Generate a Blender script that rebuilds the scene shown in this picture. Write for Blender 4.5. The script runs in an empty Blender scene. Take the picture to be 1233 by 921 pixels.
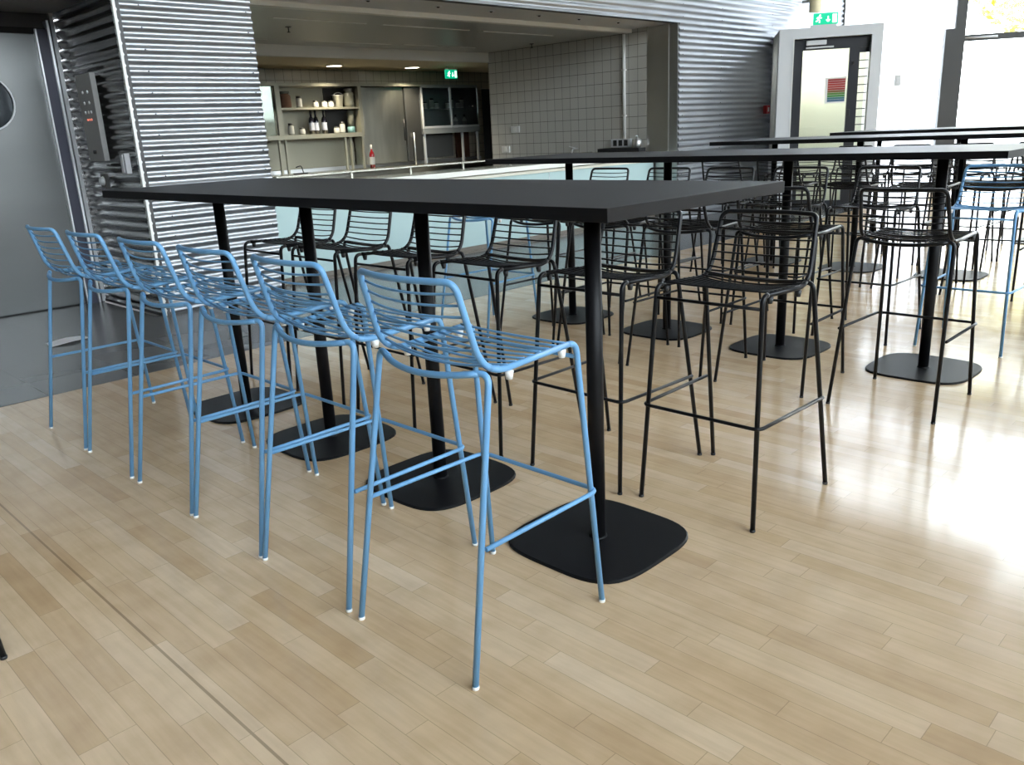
import bpy, bmesh, math, random
from mathutils import Vector, Matrix
PI = math.pi
random.seed(7)
scene = bpy.context.scene
COL = scene.collection

# ------------------------------------------------------------------ helpers
def new_mat(name, color=(.8, .8, .8), rough=.5, metal=0.0, spec=.5, emit=None, estr=0.0):
    m = bpy.data.materials.new(name); m.use_nodes = True
    b = m.node_tree.nodes['Principled BSDF']
    b.inputs['Base Color'].default_value = (*color, 1)
    b.inputs['Roughness'].default_value = rough
    b.inputs['Metallic'].default_value = metal
    b.inputs['Specular IOR Level'].default_value = spec
    if emit:
        b.inputs['Emission Color'].default_value = (*emit, 1)
        b.inputs['Emission Strength'].default_value = estr
    return m

class NT:
    """small node-tree helper"""
    def __init__(s, m): s.t = m.node_tree; s.b = s.t.nodes['Principled BSDF']
    def n(s, typ, **kw):
        x = s.t.nodes.new(typ)
        for k, v in kw.items(): setattr(x, k, v)
        return x
    def l(s, a, b): s.t.links.new(a, b)
    def math(s, op, a, b=None):
        x = s.n('ShaderNodeMath', operation=op)
        for i, v in enumerate((a, b)):
            if v is None: continue
            if isinstance(v, (int, float)): x.inputs[i].default_value = v
            else: s.l(v, x.inputs[i])
        return x.outputs[0]
    def ramp(s, fac, stops):
        r = s.n('ShaderNodeValToRGB'); e = r.color_ramp.elements
        while len(e) < len(stops): e.new(.5)
        for i, (p, c) in enumerate(stops):
            e[i].position = p; e[i].color = (*c, 1)
        s.l(fac, r.inputs[0]); return r.outputs[0]

def put(name, bm, mats, parent=None, smooth=False, loc=None):
    me = bpy.data.meshes.new(name)
    bmesh.ops.recalc_face_normals(bm, faces=bm.faces[:])
    bm.to_mesh(me); bm.free()
    if not isinstance(mats, (list, tuple)): mats = [mats]
    for m in mats: me.materials.append(m)
    if smooth:
        for p in me.polygons: p.use_smooth = True
    o = bpy.data.objects.new(name, me); COL.objects.link(o)
    if loc: o.location = loc
    if parent: o.parent = parent
    return o

def tag(o, label=None, cat=None, group=None, kind=None):
    if label: o['label'] = label
    if cat: o['category'] = cat
    if group: o['group'] = group
    if kind: o['kind'] = kind
    return o

def empty(name, loc=(0, 0, 0), rz=0.0):
    o = bpy.data.objects.new(name, None); COL.objects.link(o)
    o.location = loc; o.rotation_euler = (0, 0, rz); o.empty_display_size = .1
    return o

def struct(o): o['kind'] = 'structure'; return o

def copy_tree(o, parent=None):
    c = o.copy(); COL.objects.link(c)
    if parent: c.parent = parent
    for ch in list(o.children): copy_tree(ch, c)
    return c

def box(bm, x0, x1, y0, y1, z0, z1, mat=0, mtx=None):
    vs = [Vector((x, y, z)) for x in (x0, x1) for y in (y0, y1) for z in (z0, z1)]
    if mtx: vs = [mtx @ v for v in vs]
    v = [bm.verts.new(p) for p in vs]
    for f in ((0, 1, 3, 2), (4, 6, 7, 5), (0, 4, 5, 1), (2, 3, 7, 6), (0, 2, 6, 4), (1, 5, 7, 3)):
        bm.faces.new([v[i] for i in f]).material_index = mat

def bevel_box(bm, x0, x1, y0, y1, z0, z1, r=.004, mat=0, mtx=None):
    t = bmesh.new(); box(t, x0, x1, y0, y1, z0, z1)
    bmesh.ops.bevel(t, geom=t.edges[:], offset=r, segments=2, affect='EDGES', profile=.5)
    join(bm, t, mat, mtx)

def join(bm, t, mat=0, mtx=None):
    mp = {}
    for v in t.verts: mp[v] = bm.verts.new(mtx @ v.co if mtx else v.co)
    for f in t.faces:
        g = bm.faces.new([mp[v] for v in f.verts]); g.material_index = mat; g.smooth = f.smooth
    t.free()

def tube(bm, pts, r, seg=8, mat=0, cap=True):
    pts = [Vector(p) for p in pts]; n = len(pts); rings = []
    rr = r if isinstance(r, (list, tuple)) else [r] * n
    t0 = (pts[1] - pts[0]).normalized()
    up = Vector((0, 0, 1)) if abs(t0.z) < .9 else Vector((0, 1, 0))
    nrm = t0.cross(up).normalized()
    for i, p in enumerate(pts):
        if i == 0: t = t0
        elif i == n - 1: t = (pts[-1] - pts[-2]).normalized()
        else: t = ((pts[i + 1] - p).normalized() + (p - pts[i - 1]).normalized()).normalized()
        nrm = (nrm - t * nrm.dot(t)).normalized(); b = t.cross(nrm)
        rings.append([bm.verts.new(p + (nrm * math.cos(a) + b * math.sin(a)) * rr[i]) for a in [2 * PI * k / seg for k in range(seg)]])
    for a, b in zip(rings, rings[1:]):
        for k in range(seg):
            f = bm.faces.new((a[k], a[(k + 1) % seg], b[(k + 1) % seg], b[k])); f.smooth = True; f.material_index = mat
    if cap:
        for rg in (rings[0], rings[-1]): bm.faces.new(rg).material_index = mat

def fillet(pts, rad, k=5):
    pts = [Vector(p) for p in pts]; out = [pts[0]]
    for i in range(1, len(pts) - 1):
        p = pts[i]; a = pts[i - 1] - p; b = pts[i + 1] - p
        r = rad[i - 1] if isinstance(rad, (list, tuple)) else rad
        r = min(r, a.length * .48, b.length * .48)
        A = p + a.normalized() * r; B = p + b.normalized() * r
        for j in range(k + 1):
            t = j / k; out.append(A * (1 - t) ** 2 + p * 2 * t * (1 - t) + B * t * t)
    out.append(pts[-1]); return out

def lathe(bm, prof, c=(0, 0, 0), seg=16, mat=0, mats=None):
    c = Vector(c); rings = []
    for r, z in prof:
        if r < 1e-5: rings.append([bm.verts.new(c + Vector((0, 0, z)))])
        else: rings.append([bm.verts.new(c + Vector((r * math.cos(2 * PI * k / seg), r * math.sin(2 * PI * k / seg), z))) for k in range(seg)])
    for i, (a, b) in enumerate(zip(rings, rings[1:])):
        mi = mats[i] if mats else mat
        for k in range(seg):
            q = [a[k % len(a)], a[(k + 1) % len(a)], b[(k + 1) % len(b)], b[k % len(b)]]
            q = list(dict.fromkeys(q))
            if len(q) > 2:
                f = bm.faces.new(q); f.smooth = True; f.material_index = mi

def P(name, fn, mats, parent=None, **kw):
    bm = bmesh.new(); fn(bm); return put(name, bm, mats, parent, **kw)
def boxes(*bs): return lambda bm: [box(bm, *b) for b in bs]

# ------------------------------------------------------------------ camera
cam_d = bpy.data.cameras.new('camera'); cam = bpy.data.objects.new('camera', cam_d); COL.objects.link(cam)
F_PX, CZ, YAW, PITCH, ROLL = 1006.394, 1.273, 0.790355, 0.291485, -0.048608
fw = Vector((math.cos(YAW) * math.cos(PITCH), math.sin(YAW) * math.cos(PITCH), -math.sin(PITCH)))
rt = fw.cross(Vector((0, 0, 1))).normalized(); upv = rt.cross(fw)
r2 = rt * math.cos(ROLL) + upv * math.sin(ROLL); u2 = -rt * math.sin(ROLL) + upv * math.cos(ROLL)
cam.matrix_world = Matrix(((r2.x, u2.x, -fw.x, 0), (r2.y, u2.y, -fw.y, 0), (r2.z, u2.z, -fw.z, CZ), (0, 0, 0, 1)))
cam_d.sensor_width = 36; cam_d.lens = 36 * F_PX / 1233; cam_d.clip_start = .02; cam_d.clip_end = 300
scene.camera = cam

# ------------------------------------------------------------------ materials
def mat_parquet():
    m = new_mat('maple_parquet', rough=.2); t = NT(m)
    g = t.n('ShaderNodeNewGeometry'); s = t.n('ShaderNodeSeparateXYZ'); t.l(g.outputs['Position'], s.inputs[0])
    X, Y = s.outputs[0], s.outputs[1]
    rowf = t.math('DIVIDE', t.math('ADD', X, 30.014), .0655); row = t.math('FLOOR', rowf)
    w1 = t.n('ShaderNodeTexWhiteNoise', noise_dimensions='1D'); t.l(row, w1.inputs['W'])
    yo = t.math('ADD', Y, t.math('MULTIPLY', w1.outputs['Value'], 37.0))
    colf = t.math('DIVIDE', t.math('ADD', yo, 30), .52); colm = t.math('FLOOR', colf)
    cv = t.n('ShaderNodeCombineXYZ'); t.l(row, cv.inputs[0]); t.l(colm, cv.inputs[1])
    w2 = t.n('ShaderNodeTexWhiteNoise', noise_dimensions='3D'); t.l(cv.outputs[0], w2.inputs['Vector'])
    col = t.ramp(w2.outputs['Value'], [(0, (.61, .42, .24)), (.15, (.675, .482, .292)), (.5, (.71, .518, .322)), (.85, (.735, .545, .35)), (1, (.77, .59, .40))])
    # grain
    mp = t.n('ShaderNodeVectorMath', operation='MULTIPLY'); t.l(g.outputs['Position'], mp.inputs[0]); mp.inputs[1].default_value = (60, 5, 1)
    ad = t.n('ShaderNodeVectorMath', operation='ADD'); t.l(mp.outputs[0], ad.inputs[0]); t.l(w2.outputs['Color'], ad.inputs[1])
    nz = t.n('ShaderNodeTexNoise'); nz.inputs['Scale'].default_value = 1.0; nz.inputs['Detail'].default_value = 5; t.l(ad.outputs[0], nz.inputs['Vector'])
    mx = t.n('ShaderNodeMix', data_type='RGBA', blend_type='MULTIPLY'); mx.inputs[0].default_value = .55
    t.l(col, mx.inputs[6]); t.l(t.ramp(nz.outputs['Fac'], [(.3, (.86, .83, .79)), (.65, (1.04, 1.04, 1.04))]), mx.inputs[7])
    # blotches
    n2 = t.n('ShaderNodeTexNoise'); n2.inputs['Scale'].default_value = 7; n2.inputs['Detail'].default_value = 4; t.l(g.outputs['Position'], n2.inputs['Vector'])
    m2 = t.n('ShaderNodeMix', data_type='RGBA', blend_type='MULTIPLY'); m2.inputs[0].default_value = .5
    t.l(mx.outputs[2], m2.inputs[6]); t.l(t.ramp(n2.outputs['Fac'], [(.3, (.82, .79, .74)), (.6, (1.03, 1.03, 1.03))]), m2.inputs[7])
    # joints
    fx = t.math('ABSOLUTE', t.math('SUBTRACT', t.math('FRACT', rowf), .5)); jx = t.math('GREATER_THAN', fx, .488)
    fy = t.math('ABSOLUTE', t.math('SUBTRACT', t.math('FRACT', colf), .5)); jy = t.math('GREATER_THAN', fy, .4984)
    jj = t.math('MULTIPLY', t.math('MAXIMUM', jx, jy), .42)
    gap = t.math('LESS_THAN', t.math('ABSOLUTE', t.math('SUBTRACT', X, .6735)), .0036)
    jj = t.math('MAXIMUM', jj, t.math('MULTIPLY', gap, .55))
    m3 = t.n('ShaderNodeMix', data_type='RGBA'); t.l(jj, m3.inputs[0]); t.l(m2.outputs[2], m3.inputs[6]); m3.inputs[7].default_value = (.17, .10, .05, 1)
    t.l(m3.outputs[2], t.b.inputs['Base Color'])
    n3 = t.n('ShaderNodeTexNoise'); n3.inputs['Scale'].default_value = 5; n3.inputs['Detail'].default_value = 6; t.l(g.outputs['Position'], n3.inputs['Vector'])
    rr = t.n('ShaderNodeMapRange'); t.l(n3.outputs['Fac'], rr.inputs[0]); rr.inputs[3].default_value = .12; rr.inputs[4].default_value = .21; t.b.inputs['Specular IOR Level'].default_value = .7
    t.l(rr.outputs[0], t.b.inputs['Roughness'])
    bp = t.n('ShaderNodeBump'); bp.inputs['Strength'].default_value = .12; bp.inputs['Distance'].default_value = .002
    hh = t.math('ADD', t.math('MULTIPLY', w2.outputs['Value'], .4), t.math('SUBTRACT', n3.outputs['Fac'], t.math('MULTIPLY', jj, 2.0)))
    t.l(hh, bp.inputs['Height']); t.l(bp.outputs[0], t.b.inputs['Normal'])
    return m

def mat_grid(name, col, joint, ox, oy, sx, sy, axes=(0, 1), jw=.004, rough=.3, var=.06, spec=.5):
    m = new_mat(name, col, rough, spec=spec); t = NT(m)
    g = t.n('ShaderNodeNewGeometry'); s = t.n('ShaderNodeSeparateXYZ'); t.l(g.outputs['Position'], s.inputs[0])
    u = t.math('DIVIDE', t.math('SUBTRACT', s.outputs[axes[0]], ox - 50 * sx), sx)
    v = t.math('DIVIDE', t.math('SUBTRACT', s.outputs[axes[1]], oy - 50 * sy), sy)
    cv = t.n('ShaderNodeCombineXYZ'); t.l(t.math('FLOOR', u), cv.inputs[0]); t.l(t.math('FLOOR', v), cv.inputs[1])
    w = t.n('ShaderNodeTexWhiteNoise', noise_dimensions='3D'); t.l(cv.outputs[0], w.inputs['Vector'])
    lo = tuple(c * (1 - var) for c in col); hi = tuple(c * (1 + var) for c in col)
    c = t.ramp(w.outputs['Value'], [(0, lo), (1, hi)])
    ju = t.math('GREATER_THAN', t.math('ABSOLUTE', t.math('SUBTRACT', t.math('FRACT', u), .5)), .5 - jw / sx / 2)
    jv = t.math('GREATER_THAN', t.math('ABSOLUTE', t.math('SUBTRACT', t.math('FRACT', v), .5)), .5 - jw / sy / 2)
    mx = t.n('ShaderNodeMix', data_type='RGBA'); t.l(t.math('MAXIMUM', ju, jv), mx.inputs[0]); t.l(c, mx.inputs[6]); mx.inputs[7].default_value = (*joint, 1)
    t.l(mx.outputs[2], t.b.inputs['Base Color'])
    return m

def mat_steel(name, col, rough, scale=(3, 3, 40), amt=.12, metal=1.0):
    m = new_mat(name, col, rough, metal); t = NT(m)
    tc = t.n('ShaderNodeTexCoord'); mp = t.n('ShaderNodeMapping'); mp.inputs['Scale'].default_value = scale; t.l(tc.outputs['Object'], mp.inputs[0])
    nz = t.n('ShaderNodeTexNoise'); nz.inputs['Scale'].default_value = 1; nz.inputs['Detail'].default_value = 4; t.l(mp.outputs[0], nz.inputs['Vector'])
    r = t.n('ShaderNodeMapRange'); t.l(nz.outputs['Fac'], r.inputs[0]); r.inputs[3].default_value = max(.05, rough - amt); r.inputs[4].default_value = rough + amt
    t.l(r.outputs[0], t.b.inputs['Roughness'])
    c = t.ramp(nz.outputs['Fac'], [(.25, tuple(x * .9 for x in col)), (.75, tuple(min(1, x * 1.06) for x in col))]); t.l(c, t.b.inputs['Base Color'])
    return m

def mat_glass(name, tint=(.96, .98, .97), refl=.06):
    m = bpy.data.materials.new(name); m.use_nodes = True; nt = m.node_tree; nt.nodes.clear()
    o = nt.nodes.new('ShaderNodeOutputMaterial'); mx = nt.nodes.new('ShaderNodeMixShader')
    a = nt.nodes.new('ShaderNodeBsdfTransparent'); b = nt.nodes.new('ShaderNodeBsdfGlossy'); f = nt.nodes.new('ShaderNodeFresnel')
    a.inputs[0].default_value = (*tint, 1); b.inputs['Roughness'].default_value = .02; f.inputs[0].default_value = 1.45
    nt.links.new(f.outputs[0], mx.inputs[0]); nt.links.new(a.outputs[0], mx.inputs[1]); nt.links.new(b.outputs[0], mx.inputs[2]); nt.links.new(mx.outputs[0], o.inputs[0])
    return m

def mat_translucent(name, col=(.95, .96, .96)):
    m = bpy.data.materials.new(name); m.use_nodes = True; nt = m.node_tree; nt.nodes.clear()
    o = nt.nodes.new('ShaderNodeOutputMaterial'); mx = nt.nodes.new('ShaderNodeMixShader'); mx.inputs[0].default_value = .88
    a = nt.nodes.new('ShaderNodeBsdfDiffuse'); b = nt.nodes.new('ShaderNodeBsdfTranslucent')
    a.inputs[0].default_value = (*col, 1); b.inputs[0].default_value = (*col, 1)
    nt.links.new(a.outputs[0], mx.inputs[1]); nt.links.new(b.outputs[0], mx.inputs[2]); nt.links.new(mx.outputs[0], o.inputs[0])
    return m

M = {}
M['parquet'] = mat_parquet()
M['stone'] = mat_grid('grey_floor_tiles', (.13, .132, .135), (.03, .03, .03), 1.30, 5.83, .485, .5, jw=.006, rough=.22, var=.12)
M['walltile'] = mat_grid('white_wall_tiles', (.54, .53, .49), (.14, .135, .12), 7.10, .925, .153, .155, axes=(1, 2), jw=.006, rough=.22, var=.03)
M['walltile_back'] = mat_grid('cream_wall_tiles', (.50, .46, .36), (.16, .15, .12), 6.0, 2.02, .153, .155, axes=(0, 2), jw=.006, rough=.25, var=.03)
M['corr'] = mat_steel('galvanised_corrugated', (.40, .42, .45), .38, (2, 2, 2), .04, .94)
M['corr_shaded'] = mat_steel('shaded_corrugated', (.20, .20, .20), .22, (2, 2, 2), .05, .95)  # shaded copy of the galvanised sheet, the niche shade put into its colour
M['steel'] = mat_steel('brushed_steel', (.52, .52, .50), .34, (30, 2, 2), .08)
M['steel_bar'] = mat_steel('bar_steel', (.55, .54, .48), .25, (2, 2, 20), .06)
M['door_steel'] = mat_steel('door_steel', (.135, .14, .14), .36, (1.2, 1.2, 2.5), .10)
M['bright'] = new_mat('bright_trim', (.80, .81, .82), .35, .9)
M['blue'] = new_mat('blue_lacquer', (.145, .345, .60), .34)
M['black'] = new_mat('black_lacquer', (.007, .0075, .009), .30, spec=.28)
M['blackpole'] = new_mat('black_powder_coat', (.005, .005, .006), .46, spec=.2)
M['laminate'] = new_mat('black_laminate', (.010, .011, .0105), .36, spec=.34)
M['edge'] = new_mat('black_edge_band', (.006, .006, .007), .5, spec=.25)
M['white_pl'] = new_mat('white_plastic', (.80, .80, .78), .4)
M['black_pl'] = new_mat('black_plastic', (.015, .015, .016), .5)
M['white'] = new_mat('white_paint', (.78, .78, .76), .6)
M['offwhite'] = new_mat('cream_paint', (.88, .86, .78), .6)
M['greyceil'] = new_mat('grey_ceiling_panel', (.52, .52, .48), .34, .2)
M['beigeceil'] = new_mat('beige_ceiling', (.78, .66, .44), .7)
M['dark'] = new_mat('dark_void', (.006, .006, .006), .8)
M['darkgrey'] = new_mat('dark_grey', (.05, .05, .052), .5)
M['portal'] = new_mat('portal_grey', (.62, .64, .66), .5)
M['portal_side'] = new_mat('portal_side_grey', (.58, .60, .61), .5)
M['doorframe'] = new_mat('dark_door_frame', (.018, .020, .026), .35)
M['mull'] = new_mat('mullion_grey', (.045, .046, .046), .45)
M['glass'] = mat_glass('clear_glass')
M['backlit'] = mat_translucent('backlit_white')  # translucent stand-in, lets light through to brighten the wall and the porch
M['counter_glass'] = new_mat('pale_blue_glass', (.42, .555, .555), .14)
M['lip'] = new_mat('white_counter_lip', (.80, .80, .74), .25)
M['cream'] = new_mat('cream_band', (.66, .64, .54), .4)
M['curb'] = new_mat('brown_curb', (.17, .15, .125), .45)
M['green'] = new_mat('sign_green', (.0, .38, .20), .4, emit=(.0, .55, .28), estr=.8)
M['signwhite'] = new_mat('sign_white', (.9, .95, .92), .4, emit=(.9, 1, .95), estr=1.6)
M['red'] = new_mat('alarm_red', (.42, .02, .02), .4)
M['lens'] = new_mat('downlight_lens', (.9, .9, .85), .4, emit=(1, .92, .76), estr=9)
M['slot'] = new_mat('slot_diffuser', (.90, .90, .86), .4)
M['winebottle'] = new_mat('dark_bottle_glass', (.012, .012, .02), .08)
M['label'] = new_mat('paper_label', (.50, .50, .47), .6)
M['label_blue'] = new_mat('pale_label', (.50, .53, .62), .6)
M['redglass'] = new_mat('red_bottle_glass', (.24, .012, .015), .12)
M['jar'] = new_mat('jar_glass', (.36, .36, .32), .2)
M['lid'] = new_mat('dark_lid', (.03, .03, .03), .4)
M['dry'] = new_mat('dried_fruit', (.20, .10, .06), .7)
M['paleglass'] = new_mat('pale_glass_jar', (.20, .20, .155), .2)
M['teal'] = new_mat('teal_band', (.22, .42, .42), .4)
M['paper'] = new_mat('white_paper', (.80, .80, .83), .7)
M['brownpanel'] = new_mat('brown_panel', (.10, .04, .022), .5)
M['purplegrey'] = new_mat('door_post_grey', (.055, .057, .085), .45)
M['concrete'] = new_mat('outside_paving', (.40, .39, .37), .8)
M['leaf'] = new_mat('yellow_green_leaves', (.66, .58, .12), .6)
M['bark'] = new_mat('bark', (.12, .08, .05), .8)
M['hallceil'] = new_mat('hall_ceiling', (.62, .62, .60), .7)

# ------------------------------------------------------------------ setting
YW = 6.58; HALL = 7.5
D = Vector((.529, -.849, 0)).normalized(); N = Vector((-.849, -.529, 0)).normalized()   # glazed wall direction, normal into the hall
W0 = Vector((14.75, 6.58, 0))
def frame_mtx(o, d, n):
    """local x along d, local y along -n (away from the hall), z up"""
    return Matrix(((d.x, -n.x, 0, o.x), (d.y, -n.y, 0, o.y), (0, 0, 1, o.z), (0, 0, 0, 1)))
GW = frame_mtx(W0, D, N)
SOUTH = -6.0; WEST = -6.0
tS = (6.58 - SOUTH) / .849 * 1.0
S_END = (W0.y - SOUTH) / -D.y
E_CORNER = W0 + D * S_END

def poly_prism(bm, pts, z0, z1, mat=0):
    a = [bm.verts.new((x, y, z0)) for x, y in pts]; b = [bm.verts.new((x, y, z1)) for x, y in pts]
    bm.faces.new(a).material_index = mat; bm.faces.new(b).material_index = mat
    for i in range(len(pts)):
        j = (i + 1) % len(pts); bm.faces.new((a[i], a[j], b[j], b[i])).material_index = mat

struct(P('floor', lambda bm: poly_prism(bm, [(WEST, SOUTH), (E_CORNER.x, E_CORNER.y), (W0.x + D.x * 1.943, 4.93), (WEST, 4.93)], -.15, 0), M['parquet']))
struct(P('floor_tiles', lambda bm: poly_prism(bm, [(WEST, 4.932), (W0.x + D.x * 1.943, 4.932), (W0.x, 6.62), (2.62, 6.62), (2.62, 7.85), (WEST, 7.85)], -.15, -.0005), M['stone']))
struct(P('trim_1', boxes((WEST, 15.7, 4.927, 4.935, -.01, .0008)), M['darkgrey']))
struct(P('floor_bar', boxes((3.7, 12.6, 6.63, 12.1, -.15, -.001)), M['stone']))
struct(P('ceiling', lambda bm: poly_prism(bm, [(WEST - .2, SOUTH - .2), (E_CORNER.x + .3, E_CORNER.y - .2), (W0.x + .3, 6.9), (WEST - .2, 6.9)], HALL, HALL + .2), M['hallceil']))

def corrugated(bm, a0, a1, z0, z1, face, axis, sign, thick=.10, amp=.009, pitch=.0762, mat=0, back=1):
    """ribbed sheet on the plane axis=face, running a0..a1, ribs horizontal, rib crests towards sign"""
    k = 8; n = max(1, round((z1 - z0) / pitch * k)); L = []; R = []
    for i in range(n + 1):
        z = z0 + (z1 - z0) * i / n; o = face + sign * amp * (math.cos(2 * PI * z / pitch) - 1)
        pa = (a0, o, z) if axis == 1 else (o, a0, z); pb = (a1, o, z) if axis == 1 else (o, a1, z)
        L.append(bm.verts.new(pa)); R.append(bm.verts.new(pb))
    for i in range(n):
        f = bm.faces.new((L[i], R[i], R[i + 1], L[i + 1])); f.smooth = True; f.material_index = mat
    f0 = face - sign * (2 * amp + .001); f1 = face - sign * thick
    lo, hi = min(f0, f1), max(f0, f1)
    if axis == 1: box(bm, a0, a1, lo, hi, z0, z1, back)
    else: box(bm, lo, hi, a0, a1, z0, z1, back)

def screws(bm, xs, z0, z1, face, axis, sign, mat=2):
    z = math.ceil(z0 / .1524) * .1524
    while z < z1:
        for x in xs:
            c = Vector((x, face + sign * .002, z)) if axis == 1 else Vector((face + sign * .002, x, z))
            t = bmesh.new(); bmesh.ops.create_icosphere(t, subdivisions=1, radius=.006); join(bm, t, mat, Matrix.Translation(c))
        z += .1524

cm = [M['corr'], M['darkgrey'], M['darkgrey']]
def wl(bm):
    corrugated(bm, 2.698, 3.77, 0, HALL, YW, 1, -1); screws(bm, (2.86, 3.72), .1, 3.2, YW, 1, -1)
struct(P('wall_bar_left', wl, cm))
def wt(bm):
    corrugated(bm, 3.77, 9.88, 2.515, HALL, YW, 1, -1); screws(bm, (5.1, 6.5, 7.9, 9.3), 2.6, 3.6, YW, 1, -1)
struct(P('wall_bar_above', wt, cm))
def wr(bm):
    corrugated(bm, 9.88, 14.75, 0, HALL, YW, 1, -1); screws(bm, (9.95, 10.9, 12.3), .1, 4.0, YW, 1, -1)
struct(P('wall_bar_right', wr, cm))
struct(P('wall_niche', lambda bm: corrugated(bm, 6.58, 7.80, 0, 2.36, 2.66, 0, -1, thick=.06), [M['corr_shaded'], M['darkgrey'], M['darkgrey']]))
def flash(bm):
    box(bm, 2.668, 2.688, 6.568, 6.60, 0, HALL)
    z = 0.0
    while z < 4.0:                                             # filler tabs in the rib valleys
        q = [(2.686, 6.590, z + .010), (2.686, 6.590, z + .066), (2.699, 6.590, z + .038)]
        v = [bm.verts.new(p) for p in q]; w_ = [bm.verts.new((p[0], p[1] - .012, p[2])) for p in q]
        bm.faces.new(v); bm.faces.new(w_)
        for i in range(3): bm.faces.new((v[i], v[(i + 1) % 3], w_[(i + 1) % 3], w_[i]))
        z += .0762
struct(P('trim_2', flash, new_mat('flashing_white', (.80, .80, .78), .5)))
struct(P('trim_3', boxes((2.63, 2.66, 7.765, 7.80, 0, 2.36)), M['portal_side']))                             # strip in the niche corner
struct(P('baseboard_niche', boxes((2.652, 3.77, 6.572, 6.579, 0, .022), (2.652, 2.659, 6.579, 7.76, 0, .022)), M['darkgrey']))
struct(P('wall_left', boxes((WEST, 1.50, 7.80, 7.95, 0, 2.36), (1.50, 2.66, 7.80, 7.95, 2.235, 2.36), (1.50, 2.66, 7.81, 7.95, -.1, 2.235)), M['darkgrey']))  # last box added behind the door to stop sky light leaking under it
struct(P('wall_above_niche', lambda bm: corrugated(bm, WEST, 2.69, 2.36, HALL, YW, 1, -1), cm))
struct(P('ceiling_niche', boxes((WEST, 2.66, 6.70, 7.95, 2.36, 2.46)), new_mat('niche_ceiling_grey', (.34, .35, .35), .5)))
struct(P('wall_west', boxes((WEST - .2, WEST, SOUTH, 7.95, 0, HALL)), new_mat('west_wall_grey', (.16, .16, .16), .6)))

# metal door with porthole
d1 = struct(P('door_1', boxes(), M['door_steel'])) if False else empty('door_1', (2.02, 7.78, 0)); d1['kind'] = 'structure'
def leaf(bm):
    # slab with a round hole: ring of quads around the porthole
    cx, cz, R = 2.04, 1.68, .205; x0, x1, z0, z1 = 1.54, 2.495, .012, 2.198; k = 48
    for y, in ((7.775,), (7.80,)):
        inner = []; outer = []
        for i in range(k):
            a = 2 * PI * i / k; c, s = math.cos(a), math.sin(a)
            inner.append(bm.verts.new((cx + R * c, y, cz + R * s)))
            tx = ((x1 - cx) / c if c > 1e-9 else (x0 - cx) / c if c < -1e-9 else 1e9); tz = ((z1 - cz) / s if s > 1e-9 else (z0 - cz) / s if s < -1e-9 else 1e9)
            tt = min(tx, tz); outer.append(bm.verts.new((cx + tt * c, y, cz + tt * s)))
        for i in range(k):
            j = (i + 1) % k; bm.faces.new((inner[i], inner[j], outer[j], outer[i]))
        for (X, Z) in ((x0, z0), (x1, z0), (x0, z1), (x1, z1)):
            best = sorted(range(k), key=lambda i: (outer[i].co.x - X) ** 2 + (outer[i].co.z - Z) ** 2)[:2]
            i, j = sorted(best); 
            if (outer[i].co - outer[j].co).length > 1e-5 and min((outer[q].co - Vector((X, y, Z))).length for q in best) > 1e-5:
                bm.faces.new((outer[i], outer[j], bm.verts.new((X, y, Z))))
def par(o, parent):
    o.parent = parent; o.matrix_parent_inverse = Matrix.Translation(-Vector(parent.location)); return o
par(P('leaf', leaf, M['door_steel']), d1)
def ring(bm):
    k = 40; prof = [(.205, 7.790), (.203, 7.768), (.214, 7.768), (.217, 7.776)]; rows = []
    for r, y in prof: rows.append([bm.verts.new((2.04 + r * math.cos(2 * PI * i / k), y, 1.68 + r * math.sin(2 * PI * i / k))) for i in range(k)])
    for a, b in zip(rows, rows[1:]):
        for i in range(k): bm.faces.new((a[i], a[(i + 1) % k], b[(i + 1) % k], b[i]))
par(P('porthole_rim', ring, M['portal']), d1)
def disc(bm):
    k = 40; a = [bm.verts.new((2.04 + .206 * math.cos(2 * PI * i / k), 7.79, 1.68 + .206 * math.sin(2 * PI * i / k))) for i in range(k)]
    bm.faces.new(a)
par(P('porthole_glass', disc, new_mat('dark_glass', (.02, .025, .03), .05)), d1)
par(P('door_post', boxes((2.505, 2.585, 7.74, 7.80, 0, 2.235)), M['purplegrey']), d1)
par(P('post_edge', boxes((2.495, 2.506, 7.735, 7.80, 0, 2.235), (2.585, 2.603, 7.72, 7.80, 0, 2.30)), M['bright']), d1)
par(P('head_frame', boxes((1.50, 2.60, 7.76, 7.80, 2.20, 2.245)), M['dark']), d1)

# niche wall panel things
def on_niche(name, label, cat, y, z):
    o = empty(name, (2.63, y, z)); tag(o, label, cat); return o
cp = on_niche('control_panel', 'tall grey metal control panel on the dark corrugated niche wall', 'control panel', 7.20, 1.20)
P('panel_plate', lambda bm: bevel_box(bm, -.03, .012, -.15, .16, 0, .655, .004), new_mat('panel_grey', (.30, .30, .29), .5), cp)
for i, (dy, dz) in enumerate([(.05, .52), (-.05, .52), (.05, .44), (-.05, .44), (.06, .37), (0, .37), (-.06, .37)]):
    P('button', lambda bm: lathe(bm, [(0, .008), (.010, .007), (.012, 0), (0, 0)], seg=10), M['portal'], cp).matrix_local = Matrix.Translation((-.03, dy, dz)) @ Matrix.Rotation(-PI / 2, 4, 'Y')
for i in range(3):
    P('indicator_lamp', lambda bm: lathe(bm, [(0, .008), (.008, .006), (.009, 0), (0, 0)], seg=10), new_mat('lamp_red', (.6, .1, .08), .4, emit=(1, .3, .2), estr=.6), cp).matrix_local = Matrix.Translation((-.03, .04 - i * .04, .315)) @ Matrix.Rotation(-PI / 2, 4, 'Y')
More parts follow.
